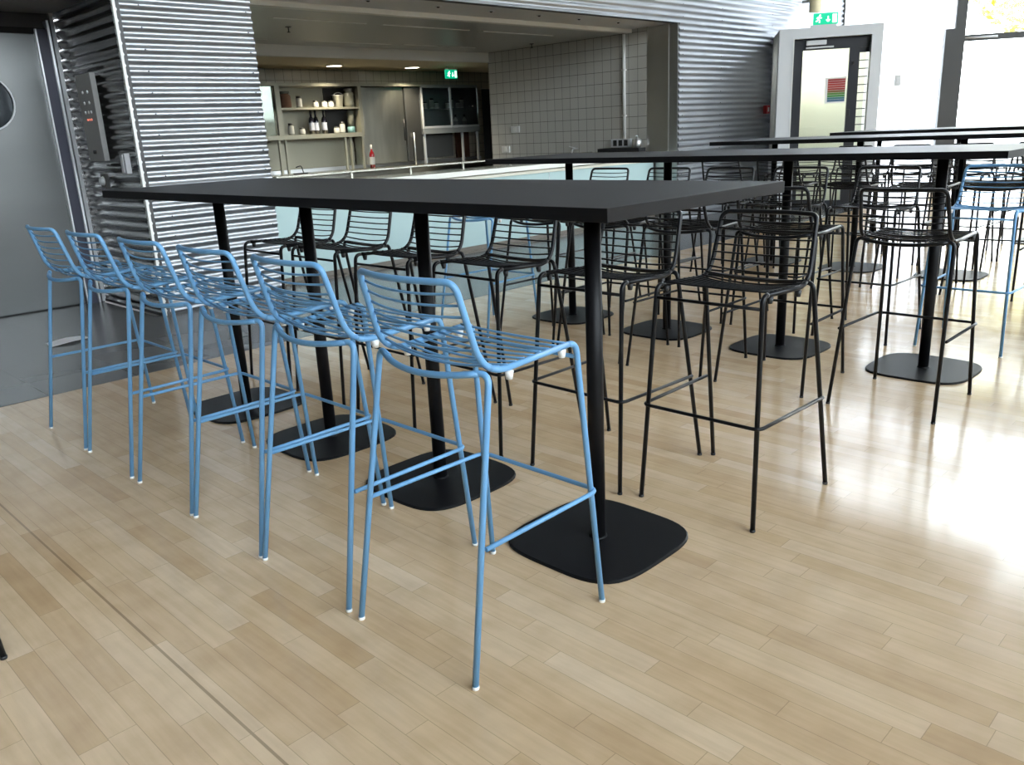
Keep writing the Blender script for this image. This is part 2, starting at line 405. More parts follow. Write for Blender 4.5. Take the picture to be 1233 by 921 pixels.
P('key_switch', lambda bm: lathe(bm, [(0, .02), (.014, .018), (.016, 0), (0, 0)], seg=12), M['black_pl'], cp).matrix_local = Matrix.Translation((-.03, .0, .07)) @ Matrix.Rotation(-PI / 2, 4, 'Y')
sb = on_niche('wall_mounted_intercom', 'small pale upright box on the niche wall near the corner', 'intercom', 6.70, 1.10)
P('housing', lambda bm: bevel_box(bm, -.03, .012, -.045, .045, 0, .15, .005), new_mat('box_grey', (.36, .36, .37), .45), sb)
P('cover', lambda bm: bevel_box(bm, -.036, -.03, -.02, .03, .01, .14, .002), M['portal'], sb)
kb = on_niche('wall_mounted_key_box', 'small round grey wall fitting below the control panel', 'fitting', 7.19, .99)
P('plate', lambda bm: bevel_box(bm, -.02, .012, -.05, .05, 0, .11, .004), M['mull'], kb)
P('knob', lambda bm: lathe(bm, [(0, .03), (.030, .026), (.036, 0), (0, 0)], seg=18), M['portal'], kb).matrix_local = Matrix.Translation((-.02, -.01, .055)) @ Matrix.Rotation(-PI / 2, 4, 'Y')

# bar room shell
struct(P('wall_bar_side', boxes((9.88, 10.03, 7.10, 10.17, 0, 2.52)), M['walltile']))
struct(P('wall_bar_reveal', boxes((9.88, 10.03, 6.738, 7.10, 0, 2.515)), M['steel']))
struct(P('trim_4', boxes((9.862, 9.90, 6.60, 6.738, 0, 2.515)), mat_steel('reveal_steel', (.40, .41, .41), .36, (20, 20, 2))))
struct(P('trim_5', boxes((9.858, 9.885, 6.732, 6.744, 0, 2.515)), M['bright']))
struct(P('wall_leak_stop', boxes((2.73, 3.69, 6.69, 12.05, 0, 2.6), (10.04, 12.0, 6.69, 10.01, 0, 2.6)), M['dark']))  # added dark blocks, keep sky light from leaking through wall gaps
struct(P('wall_bar_end', boxes((3.70, 3.77, 6.64, 12.05, 0, 2.6)), M['offwhite']))
struct(P('ceiling_soffit', boxes((3.77, 10.03, 6.62, 7.35, 2.52, 2.60)), new_mat('soffit_grey', (.80, .79, .76), .5)))
struct(P('trim_6', boxes((3.77, 9.88, 7.35, 7.45, 2.472, 2.60)), M['offwhite']))
struct(P('ceiling_bar', boxes((3.77, 10.03, 7.45, 10.15, 2.478, 2.60)), M['greyceil']))
struct(P('trim_7', boxes((3.77, 12.6, 10.15, 10.25, 2.34, 2.60)), M['offwhite']))
struct(P('ceiling_back', boxes((3.77, 12.6, 10.25, 12.05, 2.345, 2.60)), M['beigeceil']))
struct(P('wall_back', boxes((3.77, 11.35, 11.9, 12.05, 0, 2.35), (11.35, 12.6, 11.9, 12.05, 2.06, 2.35)), M['walltile_back']))
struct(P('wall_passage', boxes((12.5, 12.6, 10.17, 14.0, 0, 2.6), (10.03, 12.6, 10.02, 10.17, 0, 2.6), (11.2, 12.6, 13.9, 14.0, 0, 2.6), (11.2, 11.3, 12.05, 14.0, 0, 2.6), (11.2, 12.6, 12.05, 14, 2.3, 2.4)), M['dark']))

def thing_mesh(name, label, cat, fn, mats, group=None, **kw): return tag(P(name, fn, mats, **kw), label, cat, group)

# slot lights in the steel ceiling
slots = [(4.84, 5.98, 8.04, 'front row, leftmost'), (6.21, 7.52, 8.04, 'front row, middle one'), (7.75, 9.05, 8.04, 'front row, nearest the tiled wall'),
         (4.55, 5.72, 9.70, 'back row, leftmost'), (6.23, 7.57, 9.65, 'back row, middle one'), (7.74, 9.07, 9.60, 'back row, nearest the tiled wall')]
for i, (a, b, y, w) in enumerate(slots):
    o = empty('slot_light', ((a + b) / 2, y, 2.478)); tag(o, 'long thin unlit slot light in the bar ceiling, ' + w, 'ceiling light', 'slot lights in the bar ceiling')
    h = (b - a) / 2
    P('diffuser', boxes((-h, h, -.012, .012, -.006, .01)), M['slot'], o)
    P('frame', boxes((-h, h, .012, .10, -.002, .006)), new_mat('slot_frame', (.60, .60, .56), .4) if i == 0 else bpy.data.materials['slot_frame'], o)
for i, (x, w) in enumerate([(5.21, 'leftmost'), (6.08, 'second from the left'), (6.83, 'third from the left'), (7.59, 'fourth from the left'), (8.29, 'fifth from the left'), (9.05, 'nearest the steel column')]):
    o = empty('spotlight', (x, 6.94, 2.52)); tag(o, 'tiny unlit halogen spot fitting under the bar soffit, ' + w, 'spotlight', 'halogen spots under the soffit')
    P('ring', lambda bm: lathe(bm, [(.022, -.006), (.040, -.005), (.042, .002), (.022, .002)], seg=16), M['bright'], o)
    P('bulb', lambda bm: lathe(bm, [(0, -.018), (.014, -.014), (.022, .001), (0, .001)], seg=12), M['darkgrey'], o)
for x, w in [(7.71, 'left'), (9.21, 'right')]:
    o = empty('downlight', (x, 11.25, 2.345)); tag(o, 'round lit downlight in the low beige ceiling, the %s one of the pair' % w, 'downlight', 'round downlights over the back bar')
    P('trim_ring', lambda bm: lathe(bm, [(.115, -.012), (.135, -.008), (.138, .002), (.115, .002)], seg=28), M['white'], o)
    P('lens', lambda bm: lathe(bm, [(0, -.010), (.115, -.009), (.115, .001), (0, .001)], seg=28), M['lens'], o)
    ld = bpy.data.lights.new('downlight_glow', 'SPOT'); ld.energy = 150; ld.color = (1, .88, .66); ld.spot_size = math.radians(124); ld.spot_blend = .8; ld.shadow_soft_size = .1
    lo = bpy.data.objects.new('downlight_glow', ld); COL.objects.link(lo); lo.parent = o; lo.location = (0, 0, -.03)
for i, (x, y) in enumerate([(5.35, 8.6), (9.55, 8.9)]):
    o = empty('ceiling_sprinkler', (x, y, 2.478)); tag(o, ['small dark sprinkler head below the bar ceiling on the left', 'small dark sprinkler head below the bar ceiling by the tiled wall'][i], 'sprinkler')
    P('rose', lambda bm: lathe(bm, [(0, -.008), (.03, -.006), (.035, .001), (0, .001)], seg=16), M['darkgrey'], o)
    P('head', lambda bm: lathe(bm, [(0, -.06), (.018, -.058), (.018, -.054), (.007, -.05), (.007, 0), (0, 0)], seg=10), M['darkgrey'], o)

# hanging exit sign over the back bar and exit sign on the porch
def exit_sign(name, label, mtx, w, h, man_first=True, double=False):
    o = empty(name); o.matrix_world = mtx; tag(o, label, 'exit sign')
    P('panel', lambda bm: bevel_box(bm, 0, w, 0, .03, 0, h, .003), M['green'], o)
    s = h / .14; f = -.0015
    def R(bm, x0, z0, x1, z1, t):   # bar from a to b of thickness t
        a = Vector((x0, f, z0)) * s; b = Vector((x1, f, z1)) * s; d = (b - a).normalized(); n = Vector((-d.z, 0, d.x)) * t * s
        q = [a - n, b - n, b + n, a + n]; lo = [bm.verts.new(v) for v in q]; hi = [bm.verts.new(v + Vector((0, .002, 0))) for v in q]
        bm.faces.new(lo); bm.faces.new(hi)
        for i in range(4): bm.faces.new((lo[i], lo[(i + 1) % 4], hi[(i + 1) % 4], hi[i]))
    def man(bm):
        for q in ((.062, .062, .075, .098, .010), (.066, .066, .050, .045, .006), (.050, .045, .030, .045, .006), (.066, .064, .082, .046, .006), (.082, .046, .074, .022, .006),
                  (.074, .094, .052, .088, .005), (.052, .088, .042, .074, .005), (.076, .092, .092, .078, .005), (.092, .078, .104, .086, .005)): R(bm, *q)
        t = bmesh.new(); bmesh.ops.create_circle(t, cap_ends=True, segments=14, radius=.011 * s); join(bm, t, 0, Matrix.Translation((.082 * s, f * s, .112 * s)) @ Matrix.Rotation(PI / 2, 4, 'X'))
    P('running_man', man, M['signwhite'], o)
    xa = w / s * .60
    P('arrow', lambda bm: [R(bm, xa, .10, xa, .036, .006), R(bm, xa - .022, .058, xa, .034, .006), R(bm, xa + .022, .058, xa, .034, .006)], M['signwhite'], o)
    P('doorway_symbol', lambda bm: R(bm, w / s * .86, .018, w / s * .86, .122, w / s * .085), M['signwhite'], o)
    return o
es = exit_sign('exit_sign', 'hanging green running man exit sign over the back bar', Matrix.Translation((9.62, 10.9, 2.15)), .25, .135)
P('mount', lambda bm: [tube(bm, [(.05, .015, .135), (.05, .015, .195)], .005), tube(bm, [(.20, .015, .135), (.20, .015, .195)], .005), bevel_box(bm, 0, .25, .0, .03, .135, .15, .002)], M['slot'], es)

# ------------------------------------------------------------------ entrance porch (door_2) and glazed wall
PF = Vector((11.342, 5.954, 0)); PM = frame_mtx(PF, D, N); DEEP = 1.24
d2 = empty('door_2'); d2.matrix_world = PM; d2['kind'] = 'structure'
PWI = 1.325
P('portal_frame', boxes((0, .185, 0, .12, 0, 2.424), (1.185, PWI, 0, .12, 0, 2.424), (.185, 1.185, 0, .12, 2.292, 2.424)), M['portal'], d2)
P('portal_side', boxes((0, .02, .12, 1.75, 0, 2.424)), mat_translucent('light_pass_grey', (.34, .35, .36)), d2)  # made translucent so light passes and lifts its dark reflection in the ribs
P('light_pass_side', boxes((PWI - .02, PWI, .12, 1.15, 0, 2.38)), M['backlit'], d2)  # unseen side, made translucent to let light into the porch
P('portal_roof', boxes((.02, PWI, .12, 1.15, 2.40, 2.424)), M['backlit'], d2)  # unseen roof, made translucent to brighten the porch inside
P('reveal_trim', boxes((.185, .198, -.004, .14, 0, 2.292)), M['white'], d2)
P('door_frame', boxes((.198, .325, .10, .16, 0, 2.292), (.325, 1.185, .10, .16, 2.145, 2.292), (.93, 1.06, .10, .16, 0, 2.145), (.325, .93, .10, .16, 0, .12)), M['doorframe'], d2)
P('side_strip', boxes((1.06, 1.185, .11, .15, 2.08, 2.292), (1.06, 1.185, .11, .15, 0, .3)), M['doorframe'], d2)
P('glass_pane', boxes((.325, .93, .125, .135, .12, 2.145)), mat_glass('door_glass', (.93, .96, .93)), d2)
P('slatted_blind', boxes(*[(1.06, 1.185, .17, .18, z, z + .012) for z in [.4 + .105 * i for i in range(16)]]), M['mull'], d2)
P('side_glass', boxes((1.06, 1.185, .125, .135, .3, 2.08)), M['glass'], d2)
P('door_closer', lambda bm: [bevel_box(bm, .36, .62, .05, .10, 2.205, 2.265, .006), bevel_box(bm, .36, .72, .08, .10, 2.165, 2.185, .003)], M['portal'], d2)
P('lock_case', lambda bm: [bevel_box(bm, .93, .975, .08, .10, 1.26, 1.35, .005), bevel_box(bm, .97, 1.0, .07, .10, 1.93, 1.97, .005)], M['black_pl'], d2)
P('back_wall', boxes((.02, PWI, 1.10, 1.15, 0, 2.40)), new_mat('porch_wall_cream', (.82, .82, .70), .6), d2)
pl = empty('added_porch_light'); pl.matrix_world = PM @ Matrix.Translation((.62, .6, 2.40)); tag(pl, 'added unseen fill light inside the entrance porch behind the glass door', 'lamp')  # added fill light, brightens the porch behind the glass
P('fill_light_body', lambda bm: bevel_box(bm, -.25, .25, -.08, .08, -.05, -.001, .008), new_mat('fill_light_glow', (.9, .9, .85), .5, emit=(1, .97, .86), estr=6), pl)
pld = bpy.data.lights.new('porch_fill', 'AREA'); pld.energy = 20; pld.color = (1, .98, .88); pld.shape = 'RECTANGLE'; pld.size = .45; pld.size_y = .14
plo = bpy.data.objects.new('porch_fill', pld); COL.objects.link(plo); plo.parent = pl; plo.location = (0, 0, -.06)
po = empty('poster'); po.matrix_world = PM @ Matrix.Translation((.64, .122, 1.44)); tag(po, 'striped red, green and blue notice taped to the glass door', 'poster')
P('sheet', boxes((0, .27, -.001, .001, 0, .34)), M['white_pl'], po)
cols = [(.30, .03, .03), (.34, .03, .03), (.36, .04, .03), (.38, .05, .04), (.33, .04, .03), (.20, .10, .03), (.10, .22, .04), (.06, .24, .05), (.05, .18, .20), (.06, .14, .26)]
def stripes(bm):
    for i in range(10): box(bm, .035, .262, -.003, -.001, .318 - .03 * (i + 1) + .003, .318 - .03 * i, i)
P('stripes', stripes, [new_mat('stripe_ink', c, .5) for c in cols], po)
es2 = exit_sign('exit_sign', 'green running man exit sign standing on the grey entrance portal', PM @ Matrix.Translation((.43, .03, 2.455)), .315, .145)
P('stand', boxes((-.03, .30, 0, .03, -.031, 0)), M['portal'], es2)

lamp = empty('wall_lamp', (13.20, 6.36, 2.80)); tag(lamp, 'cream cylinder lamp on the corrugated wall above the exit sign', 'lamp')
P('shade', lambda bm: lathe(bm, [(0, 0), (.085, 0), (.09, .01), (.09, .30), (0, .31)], seg=20), new_mat('lamp_cream', (.68, .60, .40), .5), lamp)
P('arm', boxes((-.02, .02, .06, .21, .15, .19)), M['portal_side'], lamp)

al = empty('fire_alarm', (12.17, 6.58, 1.35)); tag(al, 'small red fire alarm button on the corrugated wall left of the entrance', 'fire alarm')
P('case', lambda bm: bevel_box(bm, -.05, .05, -.06, .0, 0, .12, .006), M['red'], al)
P('plate', lambda bm: bevel_box(bm, -.018, .018, -.064, -.06, .03, .09, .001), M['white_pl'], al)

def gpart(name, fn, m, kind='structure', parent=None):
    o = P(name, fn, m); o.matrix_world = GW
    if kind: o['kind'] = kind
    return o
w1 = empty('window_1'); w1.matrix_world = GW; w1['kind'] = 'structure'
TOP = HALL
mulls = [1.71] + [s for s in [4.3, 6.9, 9.5, 12.1, 14.4] if s < S_END]
def frm(bm):
    for s in mulls: box(bm, s, s + .155, -.06, .10, 0, TOP)
    box(bm, 1.86, S_END, -.03, .07, 2.34, 2.435); box(bm, 1.86, S_END, -.04, .08, 4.75, 4.86); box(bm, 1.71, S_END, -.04, .08, 0, .10); box(bm, 1.71, S_END, -.04, .08, TOP - .1, TOP)
P('window_frame', frm, M['mull'], w1)
P('transom_rail', lambda bm: tube(bm, [(1.87, -.055, 2.385), (2.35, -.055, 2.385)], .018), M['portal'], w1)
P('glass_pane', boxes((1.86, S_END, .015, .027, .08, TOP - .08)), M['glass'], w1)
gpart('wall_backlit', boxes((0, 1.71, .0, .03, 0, HALL)), M['backlit'])  # white wall made translucent, the sky behind gives its brightness
gpart('trim_8', boxes((1.545, 1.71, -.16, -.01, 0, 2.535)), M['mull'])
gpart('trim_9', boxes((-.10, .0, -.03, .06, 0, HALL)), M['mull'])
sw = empty('light_switch'); sw.matrix_world = GW @ Matrix.Translation((.90, 0, 1.79)); tag(sw, 'small grey switch on the bright white wall beside the entrance', 'switch')
P('plate', lambda bm: bevel_box(bm, -.05, .05, -.02, .0, -.09, .09, .004), M['portal_side'], sw)
P('rocker', lambda bm: bevel_box(bm, -.02, .02, -.026, -.02, -.05, .05, .002), M['portal'], sw)

# glazing behind the camera (south side)
w2 = empty('window_2', (0, SOUTH, 0)); w2['kind'] = 'structure'
def frm2(bm):
    x = WEST
    while x < E_CORNER.x: box(bm, x, x + .12, -.12, .02, 2.0, HALL); x += 2.4
    for z in (2.0, 4.8, HALL - .12): box(bm, WEST, E_CORNER.x, -.10, 0, z, z + .10)
P('window_frame', frm2, M['mull'], w2)
P('glass_pane', boxes((WEST, E_CORNER.x, -.06, -.05, 2.05, HALL - .05)), M['glass'], w2)

struct(P('wall_south', boxes((WEST, E_CORNER.x, SOUTH - .2, SOUTH, 0, 2.0)), new_mat('south_wall_grey', (.34, .33, .32), .6)))
# outside
struct(P('wall_sky_blocker', boxes((WEST - 12, 34, -19, -18, -.2, 5.0)), new_mat('sky_blocker_grey', (.40, .41, .42), .8)))  # added unseen block, dims the low sky in the south windows
struct(P('ground', boxes((-40, 90, -60, 60, -.25, -.16)), M['concrete']))
def tree(x, y, h, r, label, seed):
    rnd = random.Random(seed); o = empty('tree', (x, y, -.16)); tag(o, label, 'tree', 'trees outside the glazed wall')
    P('trunk', lambda bm: tube(bm, [(0, 0, 0), (.05, .02, h * .3), (.0, .1, h * .6), (.1, 0, h * .85)], [.22, .17, .12, .05], 10), M['bark'], o)
    def crown(bm):
        for i in range(2600):
            while True:
                v = Vector((rnd.uniform(-1, 1), rnd.uniform(-1, 1), rnd.uniform(-1, 1)))
                if .25 < v.length < 1: break
            c = Vector((v.x * r, v.y * r, h * .66 + v.z * r * .85)); s = rnd.uniform(.10, .2)
            a = Vector((rnd.gauss(0, 1), rnd.gauss(0, 1), rnd.gauss(0, 1))).normalized(); b = a.orthogonal().normalized()
            bm.faces.new([bm.verts.new(c + a * s), bm.verts.new(c + b * s * .5), bm.verts.new(c - a * s), bm.verts.new(c - b * s * .5)])
    P('foliage', crown, M['leaf'], o)
tree(27.8, 6.7, 7.7, 2.2, 'yellow green tree standing outside the far window', 3)
tree(33, 6.2, 9.3, 2.2, 'yellow green tree farther back outside the window', 5)

# ------------------------------------------------------------------ bar furniture
bc = empty('bar_counter', (3.78, 6.9, 0)); tag(bc, 'long bar counter with pale blue glass front and white lip in the wall opening', 'bar counter')
def lb(*b): x0, x1, y0, y1, z0, z1 = b; return (x0 - 3.78, x1 - 3.78, y0 - 6.9, y1 - 6.9, z0, z1)
XL, XR = 3.78, 9.85
P('front_panel', boxes(lb(XL, XR, 6.97, 6.985, .06, .785)), M['counter_glass'], bc)
P('carcass', boxes(lb(XL, XR, 6.985, 7.62, .0, .82)), M['steel_bar'], bc)
P('panel_joint', boxes(*[lb(x, x + .006, 6.966, 6.972, .06, .785) for x in (5.72, 7.7)]), M['portal'], bc)
P('cream_band', boxes(lb(XL, XR, 6.95, 6.985, .785, .822)), M['cream'], bc)
P('lip', lambda bm: bevel_box(bm, *lb(XL, XR, 6.90, 6.99, .83, .885), .006), M['lip'], bc)
P('worktop', boxes(lb(XL, XR, 6.99, 7.66, .82, .88)), M['steel_bar'], bc)
P('curb', boxes(lb(XL, XR, 6.94, 6.985, .018, .06), lb(XL, XR, 6.88, 6.985, 0, .018)), M['curb'], bc)
P('gantry_rail', lambda bm: [bevel_box(bm, *lb(4.4, 9.3, 7.60, 7.66, .935, .955), .003)] + [box(bm, *lb(x, x + .02, 7.62, 7.64, .88, .936)) for x in (4.5, 5.3, 6.1, 6.9, 7.7, 8.5, 9.2)], M['steel_bar'], bc)

bb = empty('back_counter', (5.0, 11.3, 0)); tag(bb, 'long steel back counter below the bottle cabinet', 'counter')
def l2(*b): x0, x1, y0, y1, z0, z1 = b; return (x0 - 5.0, x1 - 5.0, y0 - 11.3, y1 - 11.3, z0, z1)
P('worktop', lambda bm: bevel_box(bm, *l2(4.6, 11.2, 11.0, 11.88, .77, .81), .004), M['steel_bar'], bb)
P('carcass', boxes(l2(4.6, 11.2, 11.05, 11.88, 0, .77)), M['steel_bar'], bb)
P('splash_edge', boxes(l2(4.6, 11.2, 11.84, 11.88, .81, .86)), M['bright'], bb)

# open bottle cabinet
cab = empty('bottle_cabinet', (6.6, 11.55, .81)); tag(cab, 'open steel back bar cabinet with bottles and jars on its shelves', 'cabinet')
def l3(*b): x0, x1, y0, y1, z0, z1 = b; return (x0 - 6.6, x1 - 6.6, y0 - 11.55, y1 - 11.55, z0 - .81, z1 - .81)
SB = new_mat('cabinet_steel', (.40, .385, .30), .42, .5)
P('back_panel', boxes(l3(6.0, 8.35, 11.86, 11.89, .865, 2.068)), SB, cab)
P('top_rail', boxes(l3(6.0, 9.595, 11.53, 11.89, 2.07, 2.115)), SB, cab)
P('upright', boxes(l3(6.82, 6.90, 11.53, 11.57, 1.37, 2.07)), SB, cab)
P('upright', boxes(l3(8.30, 8.36, 11.53, 11.89, 1.37, 2.07)), SB, cab)
P('shelf', boxes(l3(6.90, 8.30, 11.55, 11.86, 1.735, 1.765)), SB, cab)
P('bottom_rail', boxes(l3(6.0, 8.36, 11.53, 11.89, 1.31, 1.375)), SB, cab)
for x in (6.80, 6.91, 7.98, 8.08, 8.31):
    P('leg', boxes(l3(x, x + .03, 11.55, 11.59, .812, 1.31)), SB, cab)
P('side_mirror', boxes(l3(6.0, 6.80, 11.58, 11.60, 1.375, 2.07)), new_mat('mirror', (.34, .37, .30), .05, 1.0), cab)
P('dark_back_sheet', boxes(l3(7.86, 8.29, 11.84, 11.858, 1.375, 2.06)), M['darkgrey'], cab)  # thin dark sheet over the right part of the back panel

pan = empty('fridge', (8.95, 11.5, .81)); tag(pan, 'tall brushed steel fridge door between the two bar cabinets', 'fridge')
P('body', lambda bm: bevel_box(bm, -.58, .30, .10, .36, .055, 1.25, .006), mat_steel('fridge_steel', (.50, .50, .44), .35, (14, 2, 2), .08), pan)
P('side_column', lambda bm: bevel_box(bm, .305, .62, .06, .36, .055, 1.25, .006), new_mat('column_dark_steel', (.10, .10, .095), .4, .6), pan)
P('handle', lambda bm: tube(bm, [(.27, .085, .4), (.27, .085, .75)], .010), M['black_pl'], pan)
P('tap_pole', lambda bm: tube(bm, [(.42, .03, .002), (.42, .03, .52)], .012), M['bright'], pan)

gc = empty('glass_cabinet', (10.25, 11.55, .81)); tag(gc, 'glass fronted wall cabinet with small jars beside the dark doorway', 'cabinet')
def l4(*b): x0, x1, y0, y1, z0, z1 = b; return (x0 - 10.25, x1 - 10.25, y0 - 11.55, y1 - 11.55, z0 - .81, z1 - .81)
DG = new_mat('cabinet_grey', (.30, .32, .32), .5)
P('carcass', boxes(l4(9.60, 10.92, 11.86, 11.89, 1.35, 2.07), l4(9.60, 9.63, 11.56, 11.89, 1.35, 2.07), l4(10.89, 10.92, 11.56, 11.89, 1.35, 2.07), l4(9.60, 10.92, 11.56, 11.89, 2.05, 2.10)), DG, gc)
P('base_box', boxes(l4(9.60, 10.92, 11.54, 11.89, 1.30, 1.385)), DG, gc)
P('shelf', boxes(l4(9.63, 10.89, 11.58, 11.86, 1.70, 1.715)), DG, gc)
for a, b in ((9.61, 10.24), (10.26, 10.91)):
    dd = P('door', boxes(l4(a, b, 11.553, 11.558, 1.42, 2.05)), mat_glass('cabinet_glass', (.88, .92, .91)), gc)
    P('door_rail', boxes(l4(a, b, 11.535, 11.56, 1.388, 1.425)), M['portal'], dd); P('door_stile', boxes(l4(a - .012, a + .012, 11.535, 11.56, 1.388, 2.06)), M['portal'], dd)
P('knob', lambda bm: lathe(bm, [(0, .03), (.014, .02), (.010, 0), (0, 0)], seg=10), M['bright'], gc).matrix_local = Matrix.Translation((.50, -.02, .93)) @ Matrix.Rotation(PI / 2, 4, 'X')
for x in (9.62, 10.50, 10.87): P('leg', boxes(l4(x, x + .03, 11.56, 11.60, .812, 1.30)), M['portal'], gc)
P('grey_panel', boxes(l4(9.68, 10.48, 11.80, 11.83, .90, 1.30)), new_mat('panel_mid_grey', (.13, .13, .12), .5), gc)
P('brown_panel', boxes(l4(10.56, 10.86, 11.78, 11.83, .86, 1.30)), M['brownpanel'], gc)

def jar_proto(r, h, glass, content, label):
    o = empty('jar'); b = P('body', lambda bm: lathe(bm, [(0, 0), (r, 0), (r * 1.02, h * .1), (r, h * .72), (r * .8, h * .82), (0, h * .82)], seg=14, mats=[glass and 0, 0, 1 if content else 0, 0, 0]), [M['jar'], M['label']], o)
    P('lid', lambda bm: lathe(bm, [(r * .82, h * .82), (r * .84, h), (0, h)], seg=14), M['lid'], o); return o
def bottle_proto(r, h, m, lm, name='wine_bottle', cap=None):
    o = empty(name)
    P('glass_body', lambda bm: lathe(bm, [(0, 0), (r, 0), (r, h * .58), (r * .75, h * .68), (r * .36, h * .74), (r * .36, h * .97), (0, h * .97)], seg=16), m, o)
    P('label', lambda bm: lathe(bm, [(r * 1.02, h * .15), (r * 1.02, h * .48)], seg=16), lm, o)
    P('capsule', lambda bm: lathe(bm, [(r * .42, h * .82), (r * .42, h), (0, h)], seg=12), cap or M['lid'], o)
    return o
def at(o, x, y, z, label, cat, group):
    o.location = (x, y, z); return tag(o, label, cat, group)
SH, LO = 1.766, 1.376; ys = 11.66
G1, G2 = 'jars and vessels in the open bar cabinet', 'jars and bottles in the glass cabinet'
js = jar_proto(.045, .10, 1, 1, 'j'); jt = jar_proto(.045, .17, 1, 1, 'j')
at(jt, 7.29, ys, SH, 'tall white labelled jar on the upper shelf, left part', 'jar', G1)
at(js, 7.58, ys, SH, 'short dark lidded jar left of centre on the upper shelf', 'jar', G1)
at(copy_tree(js), 7.74, ys, SH, 'short dark lidded jar right of centre on the upper shelf', 'jar', G1)
at(copy_tree(js), 7.86, ys, SH, 'small jar just left of the steel bucket', 'jar', G1)
at(copy_tree(jt), 7.10, ys, LO, 'tall white jar at the left end of the lower shelf', 'jar', G1)
at(copy_tree(js), 7.29, ys, LO, 'short jar left of the wine bottles on the lower shelf', 'jar', G1)
at(copy_tree(js), 7.92, ys, LO, 'short jar right of the wine bottles on the lower shelf', 'jar', G1)
at(copy_tree(jt), 8.03, ys, LO, 'tall white jar near the right end of the lower shelf', 'jar', G1)
wb = bottle_proto(.042, .35, M['winebottle'], M['label_blue'])
at(wb, 7.47, ys, LO, 'dark wine bottle with pale label, leftmost of three', 'bottle', 'wine bottles on the lower shelf')
at(copy_tree(wb), 7.57, ys + .03, LO, 'dark wine bottle in the middle of the three', 'bottle', 'wine bottles on the lower shelf')
at(copy_tree(wb), 7.70, ys, LO, 'dark wine bottle with pale label, rightmost of three', 'bottle', 'wine bottles on the lower shelf')
o = empty('storage_jar'); P('glass_body', lambda bm: lathe(bm, [(0, 0), (.09, 0), (.095, .05), (.09, .17), (.06, .20), (0, .20)], seg=18), M['dry'], o); P('lid', lambda bm: lathe(bm, [(.06, .20), (.075, .21), (.075, .235), (0, .24)], seg=18), M['paleglass'], o)
at(o, 7.05, ys, SH, 'large jar of brown dried fruit at the left of the upper shelf', 'jar', G1)
o = empty('bucket'); P('pail', lambda bm: lathe(bm, [(0, 0), (.065, 0), (.085, .17), (.09, .172), (.088, .18), (.078, .175), (.06, .01), (0, .01)], seg=20), M['bright'], o); P('handle', lambda bm: tube(bm, [(.088 * math.cos(a), -.02, .165 + .05 * math.sin(a)) for a in [PI * k / 10 for k in range(11)]], .004, 6), M['portal'], o)
at(o, 8.00, ys, SH, 'steel ice bucket at the right of the upper shelf', 'bucket', G1)
o = empty('storage_jar'); P('glass_body', lambda bm: lathe(bm, [(0, 0), (.08, 0), (.085, .04), (.085, .20), (.06, .235), (0, .235)], seg=18), M['paleglass'], o); P('lid', lambda bm: lathe(bm, [(.06, .235), (.07, .245), (.07, .27), (0, .275)], seg=18), M['jar'], o)
at(o, 8.19, ys - .02, SH, 'large pale glass storage jar at the right end of the upper shelf', 'jar', G1)
o = empty('glass_cylinder'); P('glass_body', lambda bm: lathe(bm, [(0, .09), (.055, .09), (.055, .33), (.05, .33), (.05, .10), (0, .10)], seg=18), M['paleglass'], o); P('base', lambda bm: lathe(bm, [(0, 0), (.06, 0), (.06, .09), (0, .09)], seg=18), M['teal'], o)
at(o, 8.20, ys, LO, 'tall glass cylinder with teal base on the lower shelf', 'vase', G1)
rb = bottle_proto(.042, .36, M['redglass'], M['label'], 'red_bottle', M['label'])
at(rb, 8.40, 11.45, .811, 'red bottle with white cap standing on the steel back counter', 'bottle', None)
ts = empty('bar_tap', (6.95, 11.3, .811)); tag(ts, 'small dark tap at the left end of the back counter', 'tap')
P('base', lambda bm: bevel_box(bm, -.10, .12, -.03, .03, 0, .015, .003), M['black_pl'], ts)
P('spout', lambda bm: tube(bm, fillet([(.06, 0, .01), (.03, 0, .12), (-.06, 0, .10)], .03), .007), M['black_pl'], ts)
_j = M['jar']; M['jar'] = new_mat('white_jar', (.85, .85, .80), .4)
g = jar_proto(.042, .11, 1, 1, 'g'); g2 = jar_proto(.040, .17, 1, 1, 'g')
at(g, 9.78, 11.68, 1.716, 'short jar at the left of the glass cabinet shelf', 'jar', G2)
at(g2, 9.94, 11.68, 1.716, 'tall white jar behind the left glass door', 'jar', G2)
at(copy_tree(g), 10.04, 11.68, 1.716, 'short jar right of the tall one behind the left glass door', 'jar', G2)
at(copy_tree(g), 10.30, 11.68, 1.716, 'short jar at the left behind the right glass door', 'jar', G2)
at(copy_tree(g2), 10.39, 11.68, 1.716, 'tall white jar behind the right glass door', 'jar', G2)
at(copy_tree(g), 10.55, 11.68, 1.716, 'short jar with dark lid behind the right glass door', 'jar', G2)
at(copy_tree(g2), 10.65, 11.70, 1.716, 'tall pale bottle shaped jar at the right of the shelf', 'jar', G2)
cb = bottle_proto(.038, .22, M['jar'], M['label'], 'small_bottle')
at(cb, 10.47, 11.68, 1.386, 'small white bottle, left of two on the cabinet floor', 'bottle', G2)
at(copy_tree(cb), 10.68, 11.68, 1.386, 'small white bottle, right of two on the cabinet floor', 'bottle', G2)

